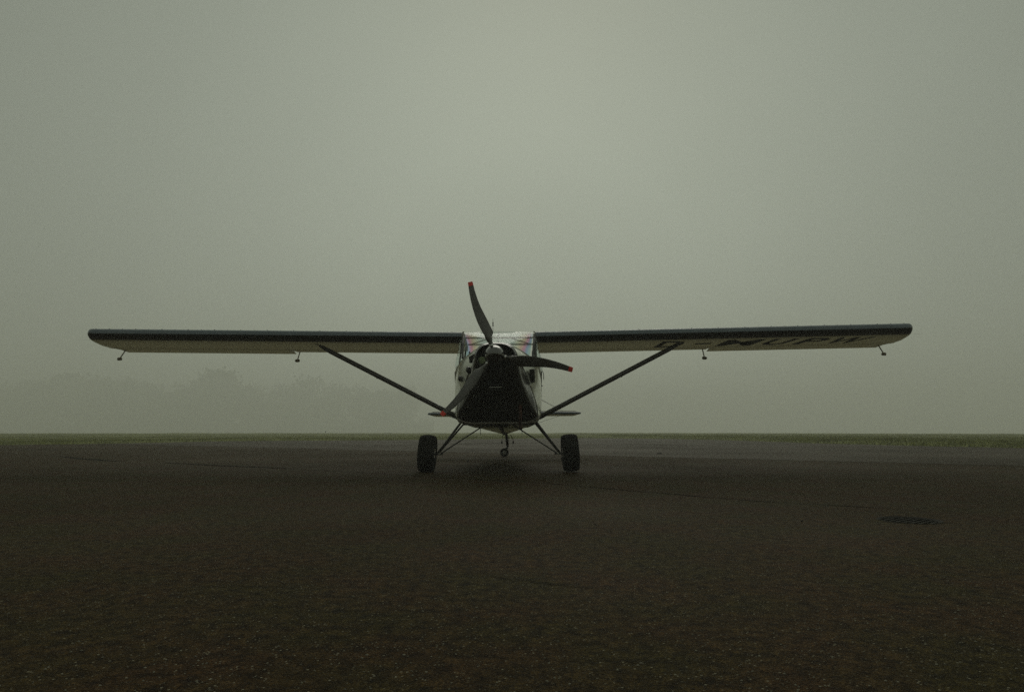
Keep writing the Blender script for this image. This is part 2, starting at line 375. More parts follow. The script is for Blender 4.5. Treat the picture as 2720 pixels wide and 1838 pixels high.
# loose grit on the asphalt near the camera
def grit(n):
    y = .95 + 8 * rng.random(n) ** 1.8; x = (rng.random(n) * 2 - 1) * (y * .78 + .1)
    k = np.hypot(x - GX, y - GY) > .2; x, y = x[k], y[k]; n = len(x)
    s = (.0007 + .0024 * rng.random(n) ** 4)
    base = np.array([(1, 0, 0), (.3, .95, 0), (-.8, .6, 0), (-.8, -.6, 0), (.3, -.95, 0), (.1, .1, .8), (0, 0, -.2)])
    V = base[None] * s[:, None, None] * (.7 + .6 * rng.random((n, 7, 3))); a = rng.random(n) * 6.28
    c, sn = np.cos(a)[:, None], np.sin(a)[:, None]; vx = V[..., 0] * c - V[..., 1] * sn; vy = V[..., 0] * sn + V[..., 1] * c
    V = np.stack([vx + x[:, None], vy + y[:, None], V[..., 2] + .0006], -1).reshape(-1, 3)
    tri = [(0, 1, 5), (1, 2, 5), (2, 3, 5), (3, 4, 5), (4, 0, 5)]
    return V, [tuple(t + 7 * i for t in q) for i in range(n) for q in tri]
V, F = grit(15000); gt = obj('grit', V, F, 'stone'); tag(gt, 'pale grains of grit scattered over the dark asphalt', 'grit', kind='stuff')

# ------------------------------------------------------------------ drain
dr = empty('drain_grate', (GX, GY, 0), 'round cast iron drain grate with slanting slots, sunk in the asphalt at the right', 'drain grate')
m = MB(); m.lathe([(GR - .001, .002), (GR - .001, -.16)], axis='Z', n=40)
m.add([(GR * math.cos(2 * math.pi * k / 40), GR * math.sin(2 * math.pi * k / 40), -.16) for k in range(40)], [tuple(range(40))])
m.build('pit', 'pit', dr)
m = MB(); m.lathe([(GR + .006, .0), (GR + .004, .003), (GR - .003, .003), (GR - .016, -.004), (GR - .02, -.02), (GR - .002, -.022)], axis='Z', n=48)
m.build('frame_ring', 'cast_iron', dr, smooth=True, auto=30)
ba = R(40); ri = GR - .02
for i in range(-3, 4):
    o_ = i * .034; L = math.sqrt(max(ri * ri - o_ * o_, 0)) * 2 - .002
    m = MB(); d = Vector((math.cos(ba), math.sin(ba), 0)); nn = Vector((-d.y, d.x, 0))
    m.box(nn * o_ + Vector((0, 0, -.011)), (L, .014, .014), Matrix.Rotation(ba, 3, 'Z')); m.build('bar', 'cast_iron', dr)
m = MB(); m.box((0, 0, -.014), (.012, 2 * ri - .004, .011), Matrix.Rotation(ba, 3, 'Z')); m.build('cross_bar', 'cast_iron', dr)

def pebble(name, loc, s, m, label, cat, grp=None):
    b = bmesh.new(); bmesh.ops.create_icosphere(b, subdivisions=2, radius=1)
    for v in b.verts:
        v.co *= 1 + random.uniform(-.18, .18); v.co.x *= s[0]; v.co.y *= s[1]; v.co.z *= s[2]
    me = bpy.data.meshes.new(name); b.to_mesh(me); b.free(); me.materials.append(M[m])
    o = bpy.data.objects.new(name, me); COL.objects.link(o); o.location = loc; return tag(o, label, cat, grp)
pebble('stone', (2.91, 13.65, .008), (.055, .03, .014), 'dark_stone', 'flat dark stone lying on the pale asphalt behind the right wheel', 'stone')
pebble('stone', (-.64, 10.15, .008), (.013, .013, .012), 'dark_stone', 'small black stone on the asphalt between left wheel and tail wheel', 'stone')
pebble('stone', (1.475, 3.57, .002), (.006, .006, .005), 'dark_stone', 'tiny black stone on the asphalt just left of the drain', 'stone')

# ------------------------------------------------------------------ far things in the field
mb_ = empty('marker_board', (-13.8, 77, 0), 'low white marker board lying on the grass left of the aircraft', 'marker board')
mb_.location.z = float(terrain(np.array([-13.8]), np.array([77.]))[0])
m = MB(); m.box((0, 0, .09), (.92, .05, .12)); m.build('board', 'white_mark', mb_)
for s_ in (-.3, .3): m = MB(); m.box((s_, .03, .02), (.05, .2, .06)); m.build('foot', 'dark_metal', mb_)
el_ = empty('edge_light', (-26.4, 98, 0), 'tiny dark edge light standing on the far grass skyline', 'edge light')
el_.location.z = float(terrain(np.array([-26.4]), np.array([98.]))[0])
m = MB(); m.lathe([(.10, 0), (.10, .03), (.03, .04), (.03, .18)], axis='Z', n=12); m.build('post', 'dark_metal', el_)
m = MB(); m.lathe([(.03, .18), (.085, .19), (.09, .24), (.05, .30), (0, .31)], axis='Z', n=12); m.build('lamp_head', 'dark_metal', el_)

def tree(name, x, y, h, w, seed, label):
    r_ = random.Random(seed); zz = float(terrain(np.array([x]), np.array([y]))[0]) - .1
    t = empty(name, (x, y, zz), label, 'tree'); t['group'] = 'trees fading into the fog behind the field'
    m = MB(); tips = []
    m.tube([(0, 0, 0), (.1, 0, h * .25), (-.1, .1, h * .5), (0, 0, h * .82)], [.6, .5, .3, .1], 8)
    for k in range(14):
        z0 = h * r_.uniform(.04, .65); a = r_.uniform(0, 6.28); L = w * r_.uniform(.25, .5)
        e = Vector((math.cos(a) * L, math.sin(a) * L, z0 + L * r_.uniform(.4, 1.0))); mid = Vector((e.x * .5, e.y * .5, z0 + (e.z - z0) * .35))
        m.tube([(0, 0, z0), mid, e], [.1, .06, .02], 5); tips.append(e)
    m.build('trunk', 'bark', t)
    cl = []
    for e in tips + [Vector((0, 0, h * .85)), Vector((.5, 0, h * .7))]:
        for _ in range(3): cl.append((e + Vector((r_.gauss(0, w * .10), r_.gauss(0, w * .10), r_.gauss(0, h * .05))), r_.uniform(.10, .19) * w))
    for _ in range(22): cl.append((Vector((r_.gauss(0, w * .45), r_.gauss(0, w * .2), r_.uniform(.5, h * .32))), r_.uniform(.08, .14) * w))
    vs = []; f = []
    for c, rr in cl:
        for _ in range(150):
            p = Vector((r_.gauss(0, 1), r_.gauss(0, 1), r_.gauss(0, .8))); p = c + p.normalized() * rr * r_.uniform(.4, 1.1)
            u = Vector((r_.gauss(0, 1), r_.gauss(0, 1), r_.gauss(0, 1))).normalized() * r_.uniform(.9, 2.0); v = u.orthogonal().normalized() * u.length * .7
            k = len(vs); vs += [p - u, p + v, p + u, p - v]; f.append((k, k + 1, k + 2, k + 3))
    obj('crown', vs, f, 'leaf', t)
TREES = [(-402, 530, 33, 50, 'hazy grey tree cut off by the left edge of the frame'), (-360, 525, 34, 54, 'hazy grey tree between the left frame edge and the wing tip'),
         (-316, 535, 31, 50, 'hazy grey tree seen right under the outermost left wing counterweight'), (-272, 525, 33, 54, 'hazy grey tree just right of the outermost left wing counterweight'),
         (-231, 530, 34, 56, 'highest hazy grey tree, under the middle of the left wing'), (-190, 540, 31, 52, 'hazy grey tree just left of the inner left wing counterweight'),
         (-149, 555, 31, 52, 'faint hazy tree seen under the top of the left wing strut'), (-108, 580, 26, 48, 'lowest and faintest hazy tree, the one nearest the aircraft')]
for i, (x, y, h, w, lab) in enumerate(TREES): tree('hazy_tree', x, y, h * .86, w * 1.08, 20 + i, lab)

# ================================================================== THE AIRCRAFT
X0, Y0 = -.144, 7.7
AC = empty('light_aircraft', (X0, Y0, .0015), 'black nosed high wing taildragger aircraft with three red tipped propeller blades, parked on the apron', 'light aircraft')
AC.rotation_euler = (0, R(-.41), R(-.35))
def P3(x, Yw, z): return (x, Yw - Y0, z)

def sec(Yw, b, pts, t, grow=0, n=2):
    poly = [(0, b)] + list(pts) + [(0, t)] + [(-x, z) for x, z in reversed(pts)]
    cz = (b + t) / 2; poly = [(x * (1 + grow), cz + (z - cz) * (1 + grow)) for x, z in poly]
    return [P3(x, Yw, z) for x, z in chaikin(poly, n)]
CW = [(6.62, 1.018, [(.09, 1.022), (.172, 1.07), (.208, 1.155), (.172, 1.245), (.09, 1.288)], 1.293),
      (6.66, .972, [(.12, .975), (.19, 1.03), (.222, 1.15), (.182, 1.262), (.10, 1.302)], 1.305),
      (6.74, .90, [(.165, .90), (.235, .96), (.24, 1.11), (.192, 1.26), (.11, 1.315)], 1.32),
      (6.86, .785, [(.24, .785), (.29, .87), (.25, 1.02), (.206, 1.19), (.11, 1.312)], 1.328),
      (7.0, .635, [(.345, .635), (.36, .75), (.29, .98), (.212, 1.19), (.115, 1.318)], 1.335),
      (7.06, .575, [(.392, .575), (.395, .72), (.312, .96), (.217, 1.19), (.118, 1.322)], 1.340),
      (7.14, .535, [(.418, .535), (.415, .70), (.335, .95), (.226, 1.19), (.12, 1.326)], 1.346)]
def crom(rings, k=4):
    out = []; P_ = [np.array(r_) for r_ in rings]
    for i in range(len(P_) - 1):
        a, b, c, d = P_[max(i - 1, 0)], P_[i], P_[i + 1], P_[min(i + 2, len(P_) - 1)]
        ya, yb, yc, yd = a[0, 1], b[0, 1], c[0, 1], d[0, 1]
        mb_ = (c - a) / max(yc - ya, 1e-6) * (yc - yb); mc_ = (d - b) / max(yd - yb, 1e-6) * (yc - yb)
        for j in range(k):
            t = j / k; out.append((2 * t**3 - 3 * t**2 + 1) * b + (t**3 - 2 * t**2 + t) * mb_ + (-2 * t**3 + 3 * t**2) * c + (t**3 - t**2) * mc_)
    out.append(P_[-1]); return [[tuple(p) for p in r_] for r_ in out]
rings = crom([sec(*c, n=3) for c in CW])
inner = []
def scale_ring(r_, k, yy, dz=0):
    cx = 0; cz = sum(p[2] for p in r_) / len(r_); return [(p[0] * k, yy - Y0, cz + (p[2] - cz) * k + dz) for p in r_]
m = MB(); m.loft([scale_ring(rings[0], .80, 6.75, .012), scale_ring(rings[0], .86, 6.64, .012), scale_ring(rings[0], .90, 6.613, .010), scale_ring(rings[0], .96, 6.608, .004)] + rings)
cowl = m.build('cowling', 'black_paint', AC, smooth=True, auto=50)
r0 = scale_ring(rings[0], .82, 6.74, .012); obj('recess_dark_disc', r0, [tuple(range(len(r0)))], 'pit', cowl)  # black disc, the shade deep in the nose recess put into its colour
# an engine cylinder and its fins glint in the left cheek opening
m = MB()
for k in range(5): m.lathe([(.0, 0), (.035, 0), (.035, .004), (0, .004)], c=P3(-.135, 6.66 + .014 * k, 1.135), n=20)
m.build('cylinder_head', mat('engine_green', (.20, .25, .13), .4, metal=.4), cowl)
# chin intake
m = MB()
def framebox(cx, Yw, cz, w, h, t, dep):
    for (a, c, ww, hh) in ((0, h / 2, w + t, t), (0, -h / 2, w + t, t), (-w / 2, 0, t, h - t), (w / 2, 0, t, h - t)):
        m.box(P3(cx + a, Yw, cz + c), (ww, dep, hh))
framebox(-.006, 6.725, .915, .150, .088, .004, .075); m.build('intake_frame', 'dark_metal', cowl)
m = MB(); m.box(P3(-.004, 6.682, .871), (.118, .006, .0035)); m.build('intake_lip', 'steel', cowl)
obj('intake_dark_sheet', [P3(x, 6.705, z) for x, z in ((-.081, .873), (.069, .873), (.069, .957), (-.081, .957))], [(0, 1, 2, 3)], 'pit', cowl)  # flat black sheet, coloured as the shade inside the intake
# cheek louvre edges low on the cowl
for s_ in (-1, 1):
    m = MB(); m.tube([P3(s_ * .325, 7.035, .70), P3(s_ * .345, 7.03, .655), P3(s_ * .350, 7.035, .615)], [.003, .005, .003], 6); m.build('vent_lip', 'steel', cowl)

for s_ in (-1, 1):
    def ringpt(i, k): p = rings[i][k]; return Vector(p) * 1
    n_ = len(rings[0]); k0 = 19 if s_ > 0 else n_ - 16
    m = MB(); pts = [Vector(rings[i][k0]) + Vector((s_ * .001, -.002, 0)) for i in range(2, len(rings))]; m.tube(pts, .0015, 5); m.build('cowl_joint', 'steel', cowl)
    for i in range(9, len(rings), 3):
        for kk in (k0 - 4, k0 + 4):
            m = MB(); p = Vector(rings[i][kk % n_]); m.lathe([(0, -.004), (.0045, -.0035), (.005, .001)], p, 'Y', 8); m.build('fastener', 'steel', cowl)
# boot cowl, pale
BC = [(7.142, .532, [(.422, .532), (.42, .70), (.342, .95), (.235, 1.195), (.13, 1.335)], 1.352),
      (7.24, .525, [(.434, .525), (.44, .72), (.39, .99), (.285, 1.215), (.155, 1.345)], 1.362),
      (7.36, .523, [(.446, .523), (.458, .74), (.446, 1.02), (.365, 1.225), (.19, 1.335)], 1.362),
      (7.52, .522, [(.462, .522), (.472, .75), (.476, 1.02), (.43, 1.22), (.24, 1.32)], 1.355)]
m = MB(); m.loft(crom([sec(*c, n=3) for c in BC])); boot = m.build('boot_cowl', 'pale_paint', AC, smooth=True, auto=50)
m = MB(); m.loft([sec(*CW[-1], grow=.012), sec(7.150, *BC[0][1:], grow=.010)]); m.build('cowl_seam', 'dark_metal', boot, smooth=True)

# cabin shell: open U from sill to sill
def useg(Yw, wt, zt, wm, zm, wb, zb, rc=.05):
    half = [(wt, zt), (wm * 1.0, (zt + zm) / 2 + .02), (wm, zm), ((wm + wb) / 2, (zm + zb) / 2), (wb, zb + rc), (wb - rc * .3, zb + rc * .3), (wb - rc, zb), (wb * .5, zb - .004), (0, zb - .006)]
    return [P3(x, Yw, z) for x, z in half] + [P3(-x, Yw, z) for x, z in reversed(half[:-1])]
US = [(7.52, .45, 1.17, .472, .98, .452, .532), (7.9, .455, 1.13, .476, .98, .456, .53), (8.4, .455, 1.12, .478, .96, .455, .52), (9.0, .44, 1.12, .45, .95, .43, .50), (9.3, .42, 1.12, .425, .93, .40, .488)]
m = MB(); m.loft([useg(*u) for u in US], closed=False)
m.loft([[(p[0] * .97, p[1], p[2] + (.012 if p[2] < .6 else -.002)) for p in useg(*u)] for u in US], closed=False)
shell = m.build('cabin_shell', 'belly_fabric', AC, smooth=True, auto=50, recalc=False)
# rear fuselage to the stern post
RF = [(9.3, .488, [(.38, .488), (.42, .58), (.425, .8), (.42, 1.05), (.30, 1.13)], 1.14), (10.1, .455, [(.28, .455), (.31, .52), (.315, .78), (.30, 1.02), (.15, 1.09)], 1.11),
      (11.0, .418, [(.155, .418), (.17, .46), (.18, .68), (.165, .86), (.08, .90)], .92), (11.85, .385, [(.03, .385), (.035, .42), (.035, .58), (.032, .72), (.018, .745)], .75)]
m = MB(); m.loft([sec(*c) for c in RF], cap=(True, True)); rear = m.build('rear_fuselage', 'belly_fabric', AC, smooth=True, auto=50)
m = MB(); m.box(P3(0, 9.75, .452), (.05, 3.9, .014), Matrix.Rotation(R(-2.15), 3, 'X')); m.build('keel_strip', 'dark_metal', AC)

# doors with bulged windows
for s_ in (-1, 1):
    def dp(Yw, z, off): 
        w = .478 if z > .9 else .478 - (.95 - z) * .045
        return P3(s_ * (w + off + .004), Yw, z)
    ys = [7.62, 7.8, 8.0, 8.2, 8.4, 8.56]; zs = [.58, .75, .9, 1.0, 1.10]
    m = MB(); gr = [[dp(y, z, 0) for z in zs] for y in ys]; m.loft(gr, closed=False)
    gr2 = [[(p[0] - s_ * .012, p[1], p[2]) for p in r_] for r_ in gr]; m.loft(gr2, closed=False)
    door = m.build('door', 'pale_paint', AC, smooth=True, recalc=False)
    m = MB()
    for (a, b) in (((7.62, .58), (7.62, 1.10)), ((8.56, .58), (8.56, 1.10)), ((7.62, .58), (8.56, .58)), ((7.62, 1.10), (8.56, 1.10))):
        m.tube([dp(a[0], a[1], .001), dp(b[0], b[1], .001)], .004, 6)
    m.build('door_seal', 'dark_metal', door)
    m = MB(); gg = []
    for i, y in enumerate(np.linspace(7.64, 8.54, 9)):
        row = []
        for k, z in enumerate(np.linspace(1.11, 1.475, 8)):
            u, v = i / 8, k / 7; row.append(P3(s_ * (.478 + (.43 - .478) * v + .055 * math.sin(math.pi * u) * math.sin(math.pi * min(v * 1.1 + .12, 1))), y, z))
        gg.append(row)
    m.loft(gg, closed=False); m.build('door_window', 'glass', door, smooth=True, auto=80)
    m = MB(); m.tube([P3(s_ * .49, 8.42, .97), P3(s_ * .515, 8.42, .99), P3(s_ * .515, 8.34, .99)], .006, 6); m.build('door_handle', 'dark_metal', door)
    # strut door catch standing off the side
    m = MB(); m.tube([P3(s_ * .49, 8.1, 1.19), P3(s_ * .525, 8.15, 1.12), P3(s_ * .53, 8.2, 1.05)], .004, 6); m.build('window_catch', 'dark_metal', door)
    # windshield post
    m = MB(); m.tube([P3(s_ * .385, 7.47, 1.24), P3(s_ * .40, 7.68, 1.42), P3(s_ * .412, 7.88, 1.555)], .013, 8); m.build('windshield_post', 'dark_metal', AC)
    m = MB(); m.tube([P3(s_ * .425, 7.49, 1.15), P3(s_ * .422, 7.86, 1.48)], .009, 8); m.build('door_post', 'dark_metal', AC)
    # side panel between windshield post and door
    o = obj('side_window', [P3(s_ * .385, 7.47, 1.235), P3(s_ * .470, 7.60, 1.12), P3(s_ * .432, 7.64, 1.46), P3(s_ * .412, 7.86, 1.545)], [(0, 1, 2, 3)], 'glass', AC)
    o = obj('rear_side_window', [P3(s_ * .452, 8.58, 1.12), P3(s_ * .422, 9.28, 1.12), P3(s_ * .42, 9.1, 1.47), P3(s_ * .43, 8.58, 1.47)], [(0, 1, 2, 3)], 'glass', AC)
    m = MB(); m.tube([P3(s_ * .46, 8.57, .56), P3(s_ * .47, 8.57, 1.1), P3(s_ * .43, 8.57, 1.49)], .011, 8); m.build('rear_door_post', 'dark_metal', AC)
    m = MB(); m.tube([P3(s_ * .42, 9.28, 1.12), P3(s_ * .42, 9.1, 1.5)], .010, 8); m.build('cabin_rear_post', 'interior', AC)

# windshield, skylight, rear window
m = MB(); gg = []
for i in range(17):
    s_ = -1 + i / 8; row = []
    for k in range(9):
        t = k / 8; b = Vector((.352 * s_, 7.215 + .255 * s_ * s_, 1.366 - .118 * s_ * s_)); tt = Vector((.398 * s_, 7.875, 1.588 - .010 * s_ * s_))
        p = b.lerp(tt, t); p.z += .028 * math.sin(math.pi * t) * (1 - .4 * s_ * s_); p.y -= .02 * math.sin(math.pi * t); row.append(P3(p.x, p.y, p.z))
    gg.append(row)
m.loft(gg, closed=False); ws = m.build('windshield', 'windshield', AC, smooth=True, auto=80)
m = MB(); m.tube([P3(.008, 7.225, 1.362), P3(.006, 7.52, 1.495), P3(.004, 7.86, 1.582)], .009, 8); m.build('center_post', 'dark_metal', AC)
m = MB(); m.tube([r_[0] for r_ in gg], .006, 6); m.build('windshield_trim', 'pale_paint', ws)
m = MB(); m.loft([[P3(x, y, 1.592 - .03 * (x / .4) ** 2 + dz) for x in np.linspace(-.4, .4, 9)] for y, dz in ((7.89, 0), (8.2, .022), (8.6, .02), (9.12, -.01))], closed=False)
m.build('skylight', 'glass', AC, smooth=True, auto=80)
m = MB(); m.loft([[P3(x * k, y, z - .03 * (x / .4) ** 2) for x in np.linspace(-.4, .4, 9)] for y, z, k in ((9.14, 1.575, 1), (9.5, 1.45, .93), (10.08, 1.14, .6))], closed=False)
m.build('rear_window', 'glass', AC, smooth=True, auto=80)
for (a, b, r_) in (((-.43, 8.22, 1.565), (.43, 8.22, 1.565), .012), ((-.43, 8.93, 1.572), (.43, 8.93, 1.572), .012), ((-.40, 8.92, 1.57), (-.10, 8.24, 1.566), .008),
                   ((.40, 8.92, 1.57), (.12, 8.24, 1.566), .008)):
    m = MB(); m.tube([P3(*a), P3(*b)], r_, 8); m.build('cabin_tube', 'tube_paint', AC)
# seats and panel inside, low in the cabin
for x in (-.2, .2):
    m = MB(); m.box(P3(x, 8.25, .72), (.34, .42, .10)); m.box(P3(x, 8.52, .93), (.34, .09, .42), Matrix.Rotation(R(-14), 3, 'X')); m.build('seat', 'interior', AC)
m = MB(); m.box(P3(0, 7.5, 1.07), (.70, .03, .20)); m.build('instrument_panel', 'dark_metal', AC)
m = MB(); m.tube([P3(-.097, 8.8, 1.6), P3(-.097, 8.81, 1.89)], .0022, 6); m.tube([P3(-.097, 8.806, 1.795), P3(-.097, 8.808, 1.845)], .007, 8); m.build('whip_antenna', 'dark_metal', AC)

# wing -----------------------------------------------------------------
DI = math.tan(R(.92)); ZW = 1.475; YL = 7.85; CH = 1.30
def zoff(x): return (abs(x) - .42) * DI
UP = [(0, .054), (.004, .078), (.012, .097), (.03, .108), (.06, .116), (.10, .1235), (.15, .133), (.22, .142), (.32, .146), (.45, .136), (.6, .108), (.785, .062), (1, .010)]
LO = [(0, .054), (.004, .041), (.012, .030), (.03, .018), (.06, .010), (.10, .003), (.125, .0), (.3, 0), (.5, 0), (.785, 0), (1, 0)]
def iu(tab, u): return float(np.interp(u, [a for a, b in tab], [b for a, b in tab]))
# planform of the rounded raked tip: x of the outline against chord station
TIPX = [(0, 4.70), (.004, 4.73), (.012, 4.755), (.03, 4.785), (.06, 4.815), (.12, 4.855), (.2, 4.91), (.32, 4.97), (.45, 5.03), (.6, 5.095), (.785, 5.135), (.9, 5.12), (1, 5.07)]
def wpt(s_, x, u, zz, dY=0, dz=0): return P3(s_ * x, YL + u * CH + dY, ZW + zz + zoff(x) + dz)
def wing(s_):
    xs = [.425, .44] + list(np.linspace(.62, 4.60, 23)) ; w = MB()
    def strip(mb, us, tab, xa=.425, xb=None):      # surface over chord stations, from x_in to the tip outline
        rings = []
        for u in us:
            xt = float(np.interp(u, [a for a, b in TIPX], [b for a, b in TIPX])); xe = xb or xt
            row = []
            for j in range(28):
                x = xe - (xe - xa) * (1 - j / 27) ** 2.6
                # the section thins into the tip bow
                e = min(1, max(0, (xt - x) / .045)); th = math.sqrt(max(0, 1 - (1 - e) ** 2)); mid = (iu(UP, u) + iu(LO, u)) / 2
                z = mid + (iu(tab, u) - mid) * th; row.append(wpt(s_, x, u, z))
            rings.append(row)
        mb.loft(rings, closed=False)
    uu = [.125, .15, .22, .32, .45, .6, .785]
    strip(w, uu, UP); strip(w, uu, LO)
    # root rib and rear face
    rr = [wpt(s_, .425, u, iu(UP, u)) for u in uu] + [wpt(s_, .425, u, iu(LO, u)) for u in reversed(uu)]; w.add(rr, [tuple(range(len(rr)))])
    a = [wpt(s_, x, .785, iu(UP, .785)) for x in (.425, 5.04)] + [wpt(s_, x, .785, 0) for x in (5.04, .425)]; w.add(a, [(0, 1, 2, 3)])
    # bow outboard of the aileron
    us = [.785, .84, .9, .95, 1.0]; ring = []
    for tab in (UP, LO):
        w.loft([[wpt(s_, x, u, iu(tab, u) if x < xt - .02 else (iu(UP, u) + iu(LO, u)) / 2) for x in np.linspace(5.045, xt, 5)] for u in us for xt in [max(5.05, float(np.interp(u, [a for a, b in TIPX], [b for a, b in TIPX])))]], closed=False)
    wo = w.build('wing', 'fabric', AC, smooth=True, auto=45)
    # painted leading edge skin
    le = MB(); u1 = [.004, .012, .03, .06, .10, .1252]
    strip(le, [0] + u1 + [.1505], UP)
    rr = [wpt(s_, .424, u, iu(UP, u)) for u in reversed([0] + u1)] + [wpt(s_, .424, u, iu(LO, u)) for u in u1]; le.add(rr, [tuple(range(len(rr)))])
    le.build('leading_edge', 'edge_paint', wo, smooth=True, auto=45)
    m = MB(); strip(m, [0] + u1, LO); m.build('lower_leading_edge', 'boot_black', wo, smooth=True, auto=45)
    # seam tape just behind the painted skin
    m = MB(); m.loft([[wpt(s_, x, u, -.0015) for x in np.linspace(.43, 4.98, 12)] for u in (.126, .132)], closed=False); m.build('seam_tape', 'bob', wo)
    # flap and aileron
    def surf(name, x0, x1, u0, u1, drop, th0):
        m = MB(); sec_ = [(u0, th0 * .5), (u0 + .006, th0 * .9), (u0 + .03, th0), (u1, .008), (u1, .002), (u0 + .03, 0), (u0 + .006, .004)]
        m.loft([[wpt(s_, x, u, z - drop * (u - u0) / (u1 - u0)) for u, z in sec_] for x in np.linspace(x0, x1, 14)], cap=(True, True)); return m.build(name, 'fabric', wo, smooth=True, auto=40)
    surf('flap', .50, 2.735, .800, .995, .004, .055); ail = surf('aileron', 2.765, 5.035, .797, 1.035, .024, .055)
    # aileron counterweights on short arms
    for xa, xb in ((2.66, 2.635), (4.975, 4.95)):
        m = MB(); a = wpt(s_, xa, .90, .0); b = (s_ * xb, 8.84 - Y0, ZW + zoff(xb) - .145)
        m.tube([a, b], .0075, 8); m.build('counterweight_arm', 'bob', wo)
        m = MB(); bb = Vector(b); m.tube([bb + Vector((-s_ * .026, -.01, .006)), bb + Vector((-s_ * .02, 0, 0)), bb + Vector((s_ * .018, 0, -.002)), bb + Vector((s_ * .026, .01, .0))], [.010, .020, .020, .012], 10); m.build('counterweight', 'bob', wo, smooth=True)
    # vortex generators
    m = MB()
    for k in range(28):
        x = .55 + k * .155; m.box(wpt(s_, x, .085, iu(UP, .085) + .001), (.002, .02, .008), Matrix.Rotation(R(12 * (1 if k % 2 else -1)), 3, 'Z'))
    vg = m.build('vortex_generators', 'dark_metal', wo); vg['kind'] = 'stuff'
    # wing root fitting
    m = MB(); m.tube([wpt(s_, .425, .03, .10), wpt(s_, .405, .03, .118)], .008, 8); m.build('root_bolt', 'steel', wo)
    return wo
wings = {s_: wing(s_) for s_ in (-1, 1)}

# registration under the wing on the right of the picture
def letter(ch, x0, x1, u_top, u_bot, parent):
    cu = bpy.data.curves.new('letter', 'FONT'); cu.body = ch; cu.size = 1; cu.offset = .03; cu.resolution_u = 6
    t = bpy.data.objects.new('tmp', cu); COL.objects.link(t); bpy.context.view_layer.update()
    me = bpy.data.meshes.new_from_object(t.evaluated_get(bpy.context.evaluated_depsgraph_get())); bpy.data.objects.remove(t); bpy.data.curves.remove(cu)
    xs = [v.co.x for v in me.vertices]; ys = [v.co.y for v in me.vertices]; xa, xb, ya, yb = min(xs), max(xs), min(ys), max(ys)
    if ch == '-': ya, yb = ya - .30, yb + .30
    for v in me.vertices:
        fx = (v.co.x - xa) / (xb - xa); fy = (v.co.y - ya) / (yb - ya); x = x0 + (x1 - x0) * fx; u = u_bot + (u_top - u_bot) * fy
        v.co = wpt(1, x, u, -.004)
    me.materials.clear(); me.materials.append(M['decal'])
    o = bpy.data.objects.new('registration_letter', me); COL.objects.link(o); o.parent = parent; o['label'] = 'black ' + ('hyphen' if ch == '-' else 'letter ' + ch)
for ch, a, b in (('D', 1.96, 2.27), ('-', 2.42, 2.62), ('M', 2.74, 3.20), ('U', 3.30, 3.60), ('P', 3.72, 4.02), ('W', 4.08, 4.52)):
    letter(ch, a, b, .235, .70, wings[1])

# lift struts
for s_ in (-1, 1):
    a = Vector(P3(s_ * .437, 7.88, .588)); b = Vector(P3(s_ * 2.20, 8.22, ZW + zoff(2.2) - .012)); up = (0, 1, 0)
    m = MB(); pts = [a.lerp(b, t) for t in (0, .015, .3, .6, .9, .965, .99)]; pts[-1].z += .004; pts[-2].z += .004
    # streamlined section: long along the airflow, thin across it
    m.tube(pts, [.012, .045, .045, .045, .045, .034, .014], 16, flat=.62, up=up); st = m.build('lift_strut', 'strut', AC, smooth=True, auto=50)
    m = MB(); m.tube([P3(s_ * 2.16, 8.22, ZW + zoff(2.2) - .022), P3(s_ * 2.24, 8.22, ZW + zoff(2.2) + .004)], [.013, .004], 8); m.build('strut_fitting', 'bob', st)
    m = MB(); m.tube([P3(s_ * 2.17, 8.19, ZW + zoff(2.2) - .018), P3(s_ * 2.17, 8.25, ZW + zoff(2.2) - .018)], .006, 8); m.build('strut_bolt', 'steel', st)
    m = MB(); q = a.lerp(b, .565); m.box(q - Vector((-s_ * .006, 0, .026)), (.016, .02, .012)); m.build('strut_clamp', 'dark_metal', st)

# spinner and propeller ---------------------------------------------------
HX, HY, HZ = -.006, 6.50, 1.162
m = MB(); prof = [(0, -.215), (.012, -.213), (.03, -.203), (.052, -.18), (.072, -.145), (.086, -.10), (.0945, -.05), (.0975, 0), (.098, .035), (.0985, .04), (.0985, .075), (.094, .078), (.0, .078)]
m.lathe(prof, P3(HX, HY, HZ), 'Y', 48); sp_ = m.build('spinner', 'spinner', AC, smooth=True, auto=30)
m = MB(); m.lathe([(.0995, .036), (.100, .038), (.100, .046), (.0995, .048)], P3(HX, HY, HZ), 'Y', 48); m.build('backplate_ring', 'steel', sp_)
BT = [(.085, -.002, .040, 1), (.13, -.002, .043, .95), (.165, -.003, .052, .6), (.195, -.005, .068, .30), (.215, -.012, .086, .2), (.235, -.010, .096, .17), (.27, -.004, .100, .14), (.35, .006, .099, .12), (.42, .013, .090, .12), (.50, .018, .077, .11),
      (.58, .017, .066, .10), (.66, .011, .056, .10), (.715, .004, .050, .10)]
TT = [(.7152, .0035, .0492, .11), (.740, .001, .048, .10), (.750, 0, .046, .09), (.755, 0, .040, .06)]
def pitch(r_): return R(58 - 46 * min(1, max(0, (r_ - .1) / .65)) ** .6)
